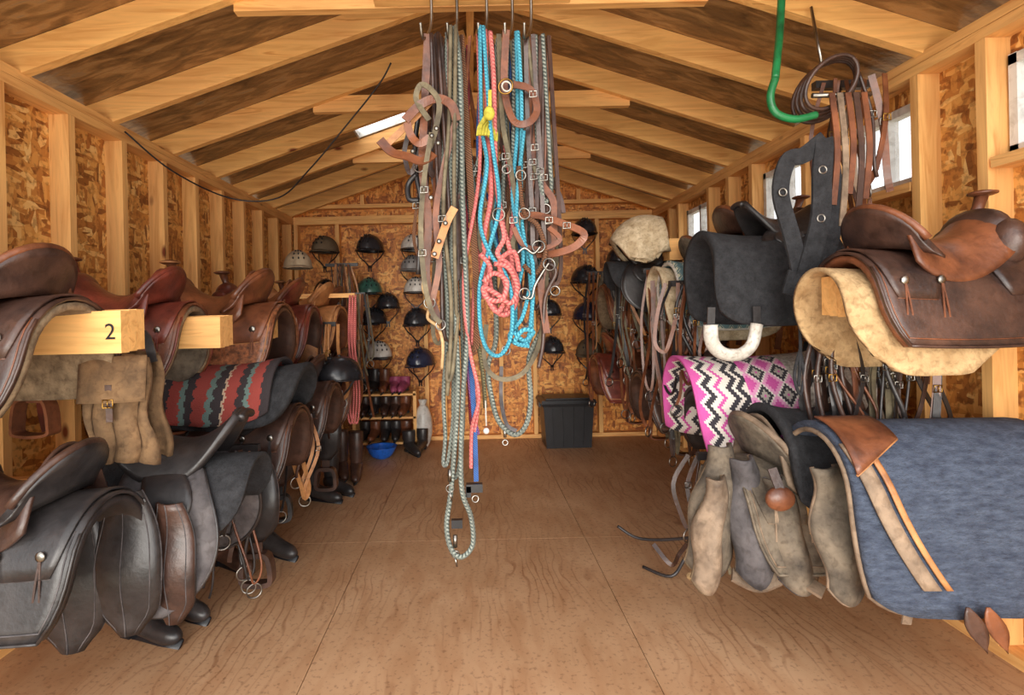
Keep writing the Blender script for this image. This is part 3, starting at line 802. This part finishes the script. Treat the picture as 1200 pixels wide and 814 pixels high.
b.tube(cr([(-1.80,2.8,2.26),(-1.66,3.0,2.1),(-1.45,3.25,2.0),(-1.18,3.3,2.01),(-.95,3.2,2.16),(-.72,3.1,2.36),(-.50,3.0,2.56),(-.42,2.95,2.66)],7),.0045,PLB,6)
b.obj('electrical_wire')

# ------------------------------------------------------------ central hanging bundle
G=2.0/627
def g(u,v,dy=0):
    x=(u-554)+.022*(369-v); z=(369-v)-.022*(u-554)
    return Vector((x*G,2.0+dy,1.26+z*G))
def R(b,m,r,pts,dy=0,k=6):
    n=len(pts); b.tube(cr([g(p[0],p[1],dy+(p[2] if len(p)>2 else .012*math.sin(i*1.7))) for i,p in enumerate(pts)],k),r,m,8)
def ST(b,m,w,pts,dy=0,k=6,face=(.15,-1,.05)):
    b.strap(cr([g(p[0],p[1],dy+(p[2] if len(p)>2 else .01*math.sin(i*1.7))) for i,p in enumerate(pts)],k),w,.005,m,face)
def RG(b,u,v,rad=.02,dy=-.02,m=MET): b.ring(g(u,v,dy),rad,.003,m,(random.uniform(-.4,.4),-1,random.uniform(-.3,.3)))
def CO(b,u,v,dy=-.03,r=.016,m=MET): b.ell(g(u,v,dy),(r,.006,r),m,10,5)
def BU(b,u,v,dy=-.03,m=MET,s_=.026): b.buckle(g(u,v,dy-.006),s_,s_*.8,m)
b=MB()
b.beam((-.35,2.02,2.50),(.40,2.02,2.50),.09,.09,WX)
for u,dy in ((505,0),(535,0),(570,0),(600,0),(622,0)):
    b.tube(cr([g(u,-10,dy),g(u,30,dy),g(u-8,52,dy-.04),g(u-10,40,dy-.08)],5),.006,MET,8)
for x in (-.3,.36): b.beam((x,2.02,2.50),(x,2.19,2.585),.04,.04,WX)
b.obj('tack_hanger')
b=MB()
R(b,RGY,.0095,[(532,40),(536,160),(530,300),(537,440),(530,560),(524,610),(530,636),(542,644),(554,632),(552,600),(541,560),(543,460),(548,380),(543,250),(540,100),(534,40)],-.05)
b.obj('lead_rope')
for off,bot,m,dy in ((-8,540,RGY,-.02),(3,556,RGY,0),(-3,440,OLV,-.07)):
    b=MB()
    R(b,m,.0075,[(532+off,42),(530+off,150),(524+off,250),(533+off,360),(528+off,460),(530+off,bot-30),(528+off,bot),(534+off,bot-6),(540+off,bot-70),(538+off,360),(536+off,230),(538+off,42)],dy)
    b.obj('lead_rope')
b=MB()
for (u,v) in ((528,545),(534,620)):
    b.tube([g(u,v,-.05),g(u,v+14,-.05)],.008,MET,8); RG(b,u,v+22,.014,-.05); b.tube([g(u,v+26,-.05),g(u+2,v+36,-.05)],.004,MET,6)
b.box(g(536,607,-.05),(.04,.02,.03),PLB); b.box(g(556,568,-.03),(.06,.025,.03),PLB); b.box(g(549,572,-.03),(.02,.025,.04),PLB)
RG(b,557,581,.012,-.03); b.tube([g(569,470,.02),g(570,500,.02)],.003,WHF,6); b.ell(g(570,506,.02),(.012,.01,.012),HW_)
b.obj('snap_hooks')
b=MB()
ST(b,BRN,.028,[(502,45),(498,130),(496,200),(503,260),(500,320),(506,350),(515,375)],-.03)
ST(b,DK,.028,[(508,45),(510,120),(508,200),(520,250),(525,300),(515,340)],.02)
ST(b,TAN,.028,[(534,250),(526,264),(519,284),(512,306)],-.11)
ST(b,BRN,.022,[(534,150),(520,205),(512,255),(516,310),(508,352)],-.06)
ST(b,BRN,.034,[(449,171),(462,184),(480,190),(497,196),(510,186)],-.07,face=(0,-1,.5))
ST(b,TAN,.024,[(452,178),(480,150),(500,132),(512,120)],-.05)
ST(b,BRN,.032,[(478,150),(494,132),(514,126),(530,134),(536,150)],-.08)
ST(b,BRN,.028,[(480,152),(484,166),(494,176),(506,170)],-.075)
ST(b,OLV,.020,[(505,150),(490,125),(498,110),(516,130),(512,160),(505,180)],-.08)
ST(b,OLV,.018,[(508,165),(500,210),(496,270),(500,330),(508,365),(518,378)],-.09)
ST(b,DK,.018,[(478,150),(472,175),(480,200),(492,170),(500,130)],.04)
for u,v in ((509,172),(524,268),(517,288),(512,302),(488,189),(508,240),(514,164),(516,180)): CO(b,u,v,-.125,.009)
for u,v in ((500,230),(498,300),(520,262)): BU(b,u,v,-.1)
RG(b,518,380,.018,-.08); RG(b,505,355,.02,-.06); RG(b,494,200,.022,-.06)
b.tube(cr([g(500,320,-.07),g(498,340,-.07),g(506,355,-.07),g(503,372,-.07),g(514,382,-.07),g(520,400,-.07),g(519,430,-.07)],5),.006,STR,8)
b.obj('western_headstall')
b=MB(); R(b,BLK,.011,[(486,200),(476,212),(478,230),(490,232)],.05); R(b,BLK,.010,[(490,120),(484,160),(486,200),(492,240),(488,320)],.06); b.obj('black_strap')
b=MB(); ST(b,RRD,.016,[(534,45),(532,190),(546,250),(543,330),(551,450),(554,522)],.02); ST(b,RRD,.014,[(548,45),(547,200),(538,300),(546,400),(552,500)],.05); b.obj('red_lead')
b=MB(); ST(b,RBL,.018,[(545,380),(552,430),(556,500),(558,562)],-.01); ST(b,RPP,.014,[(540,200),(546,330),(546,400),(553,470),(560,510)],.01); b.obj('blue_lead')
b=MB(); R(b,RPK,.007,[(560,45),(562,200),(544,320),(549,400),(561,462),(553,500),(552,545)],-.03); R(b,RPK,.007,[(556,330),(552,430),(560,470),(556,505)],0); b.obj('coral_lead_rope')
b=MB()
R(b,RPK,.0095,[(568,42),(571,150),(575,230),(567,280),(572,320),(580,360),(590,366),(600,340),(598,300),(588,262),(580,200),(578,100),(574,42)],-.04)
R(b,RPK,.009,[(566,332),(578,322),(592,332),(586,352),(570,350),(566,338),(580,345),(596,356),(604,338),(594,316),(578,312)],-.09)
R(b,RPK,.009,[(575,300),(566,315),(570,345),(585,368),(600,362),(606,338),(598,315),(582,300),(590,280),(584,255)],-.06)
R(b,RPK,.009,[(592,170),(602,240),(596,300),(590,345),(576,340)],.0)
R(b,RPK,.008,[(571,200),(562,250),(560,300),(566,350)],.02)
R(b,RPK,.009,[(562,300),(574,316),(568,342),(582,366),(592,340),(584,310),(600,298),(606,320)],-.075)
b.obj('coral_mecate_reins')
b=MB()
R(b,RTQ,.0075,[(562,42),(564,150),(570,200),(562,262),(574,300),(590,320),(598,350),(597,392),(586,414),(572,410),(563,385),(562,335),(574,288),(584,240),(574,160),(566,42)],-.07)
b.obj('turquoise_rope_halter')
b=MB()
R(b,RTQ,.0075,[(604,42),(606,150),(600,235),(612,300),(604,350),(606,395),(616,402),(622,380),(620,320),(610,250),(610,130),(606,42)],-.03)
R(b,RTQ,.0075,[(612,160),(604,262),(622,310),(618,390),(606,402),(596,392),(610,372),(618,340)],-.06)
R(b,RTQ,.0085,[(600,388),(612,398),(622,388),(610,386),(602,400),(618,404)],-.08)
R(b,RTQ,.007,[(578,160),(582,220),(576,262),(586,300)],.01)
b.obj('turquoise_rope_halter')
b=MB(); R(b,RBL,.006,[(565,42),(560,180),(575,240),(584,290)],.03); R(b,RBL,.006,[(600,42),(598,200),(610,240),(606,330)],.04); b.obj('blue_cord')
b=MB()
for k in range(7):
    a=k-3
    ST(b,YEL,.018,[(572,140),(572+a*1.5,150),(571+a*3,160),(570+a*3.2,168+abs(a))],-.11+.01*k,face=(.3*a,-1,0))
b.ell(g(572,147,-.12),(.02,.02,.025),YEL); b.strap(cr([g(573,120,-.11),g(573,145,-.11)],2),.012,.004,YEL)
b.obj('yellow_rag')
b=MB()
ST(b,BRN,.026,[(592,45),(590,110),(600,148),(616,152),(627,136),(620,112),(600,108)],-.06)
ST(b,BRN,.026,[(618,45),(622,150),(632,210),(648,240),(646,290),(634,330),(640,390)],-.01)
ST(b,DK,.024,[(610,45),(616,170),(626,250),(620,300),(626,360)],.03)
ST(b,BRN,.028,[(608,256),(630,255),(655,264),(680,276),(672,290),(650,298),(626,300)],-.05,face=(0,-1,.4))
ST(b,BRN,.018,[(600,270),(612,290),(634,294),(652,284),(640,270)],-.07,face=(0,-1,.4))
ST(b,RBR,.020,[(624,45),(630,140),(626,200),(640,260),(652,300)],.02)
ST(b,OLV,.018,[(584,45),(588,140),(596,190),(606,260),(600,290),(612,320)],-.03)
ST(b,DK,.016,[(630,120),(640,190),(656,230),(660,250)],.0)
R(b,DK,.008,[(620,300),(628,330),(640,310),(650,320),(638,350),(636,400),(630,430)],-.02)
R(b,RBR,.009,[(606,200),(612,250),(628,268),(636,300),(626,322),(612,312)],-.06)
for u,v,r in ((583,256,.022),(612,255,.02),(608,212,.018),(628,292,.022),(612,345,.02),(640,312,.022),(592,205,.016)): RG(b,u,v,r,-.08)
b.tube(cr([g(640,310,-.08),g(632,322,-.08),g(624,336,-.08),g(620,350,-.08),g(610,348,-.08)],5),.005,MET,8)
b.tube(cr([g(604,300,-.09),g(612,294,-.09),g(622,300,-.09),g(630,292,-.09)],5),.005,MET,8)
for u,v in ((624,180),(634,214),(600,262),(640,262),(660,268),(622,120),(591,190)): BU(b,u,v,-.07)
RG(b,591,112,.026,-.08,BRS); RG(b,592,112,.017,-.08,WHF)
b.obj('leather_bridle')
b=MB()
ST(b,OLV,.018,[(570,380),(568,425),(585,444),(612,438),(632,405),(640,350),(640,300),(632,200),(612,45)],.02)
R(b,RGY,.010,[(578,45),(580,300),(582,395),(572,430),(577,470),(586,498),(604,512),(618,500),(624,470),(622,420),(640,375),(636,320),(622,200),(600,45)],.05)
ST(b,GRY,.014,[(588,430),(588,470),(594,498),(606,506)],.03)
RG(b,593,522,.010,.05); b.tube([g(592,505,.05),g(593,516,.05)],.006,MET,6)
R(b,ROL,.008,[(566,130),(560,260),(556,360),(566,440),(569,480)],.04)
b.obj('split_reins')
b=MB()
pal=[BRN,DK,RBR,OLV,DK,BRN,TAN,DK,RGY,OLV]
for i in range(64):
    u0=random.choice((random.uniform(490,530),random.uniform(490,640),random.uniform(600,642))); e=random.uniform(-20,20); bot=random.uniform(190,410)
    if 560<u0<600: bot=min(bot,300)
    m=random.choice(pal); dy=random.uniform(-.03,.13)
    u0=500+(u0-490)*.9
    pts=[(u0,44),(u0+e*.3,140),(u0+e,bot*.6+60),(u0+e*1.2,bot-20),(u0+e*1.2+6,bot),(u0+e*1.2+13,bot-18),(u0+e+12,bot*.6+50),(u0+8,44)]
    if random.random()<.6: ST(b,m,random.choice([.012,.016,.024]),pts,dy,5,(random.uniform(-.6,.6),-1,0))
    else: R(b,m,random.choice([.006,.008]),pts,dy,5)
    if random.random()<.6: BU(b,u0+e,bot*.6+60,dy-.01)
    if random.random()<.4: RG(b,u0+e*1.2+6,bot+7,.018,dy)
b.obj('hanging_bridles')

# ------------------------------------------------------------ light
w=bpy.data.worlds.new('World'); scene.world=w; w.use_nodes=True
bg=w.node_tree.nodes['Background']; bg.inputs[0].default_value=(.95,.97,1,1); bg.inputs[1].default_value=2.2
sl=bpy.data.lights.new('sun','SUN'); sl.energy=2.3; sl.angle=math.radians(35); sl.color=(1,.94,.85)
so=bpy.data.objects.new('sun',sl); scene.collection.objects.link(so)
d=Vector((.12,1,-.08)); so.rotation_euler=d.to_track_quat('-Z','Y').to_euler()
al=bpy.data.lights.new('doorway_fill','AREA'); al.shape='RECTANGLE'; al.size=3.0; al.size_y=1.2; al.energy=65; al.color=(1,.94,.86)  # unseen fill lamp, added to brighten rafters and back wall like ground bounce
ao=bpy.data.objects.new('doorway_fill',al); scene.collection.objects.link(ao); ao.location=(0,-.4,.7)
ao.rotation_euler=Vector((0,1,.42)).to_track_quat('-Z','Y').to_euler()

# ------------------------------------------------------------ camera
cd=bpy.data.cameras.new('camera'); cam=bpy.data.objects.new('camera',cd); scene.collection.objects.link(cam)
cd.sensor_width=36; cd.lens=627*36/1200; cd.shift_x=46/1200; cd.shift_y=-38/1200; cd.clip_start=.05
cam.matrix_world=Matrix.Translation((0,0,1.26))@Matrix.Rotation(PI/2,4,'X')@Matrix.Rotation(math.radians(-1.26),4,'Z')
scene.camera=cam
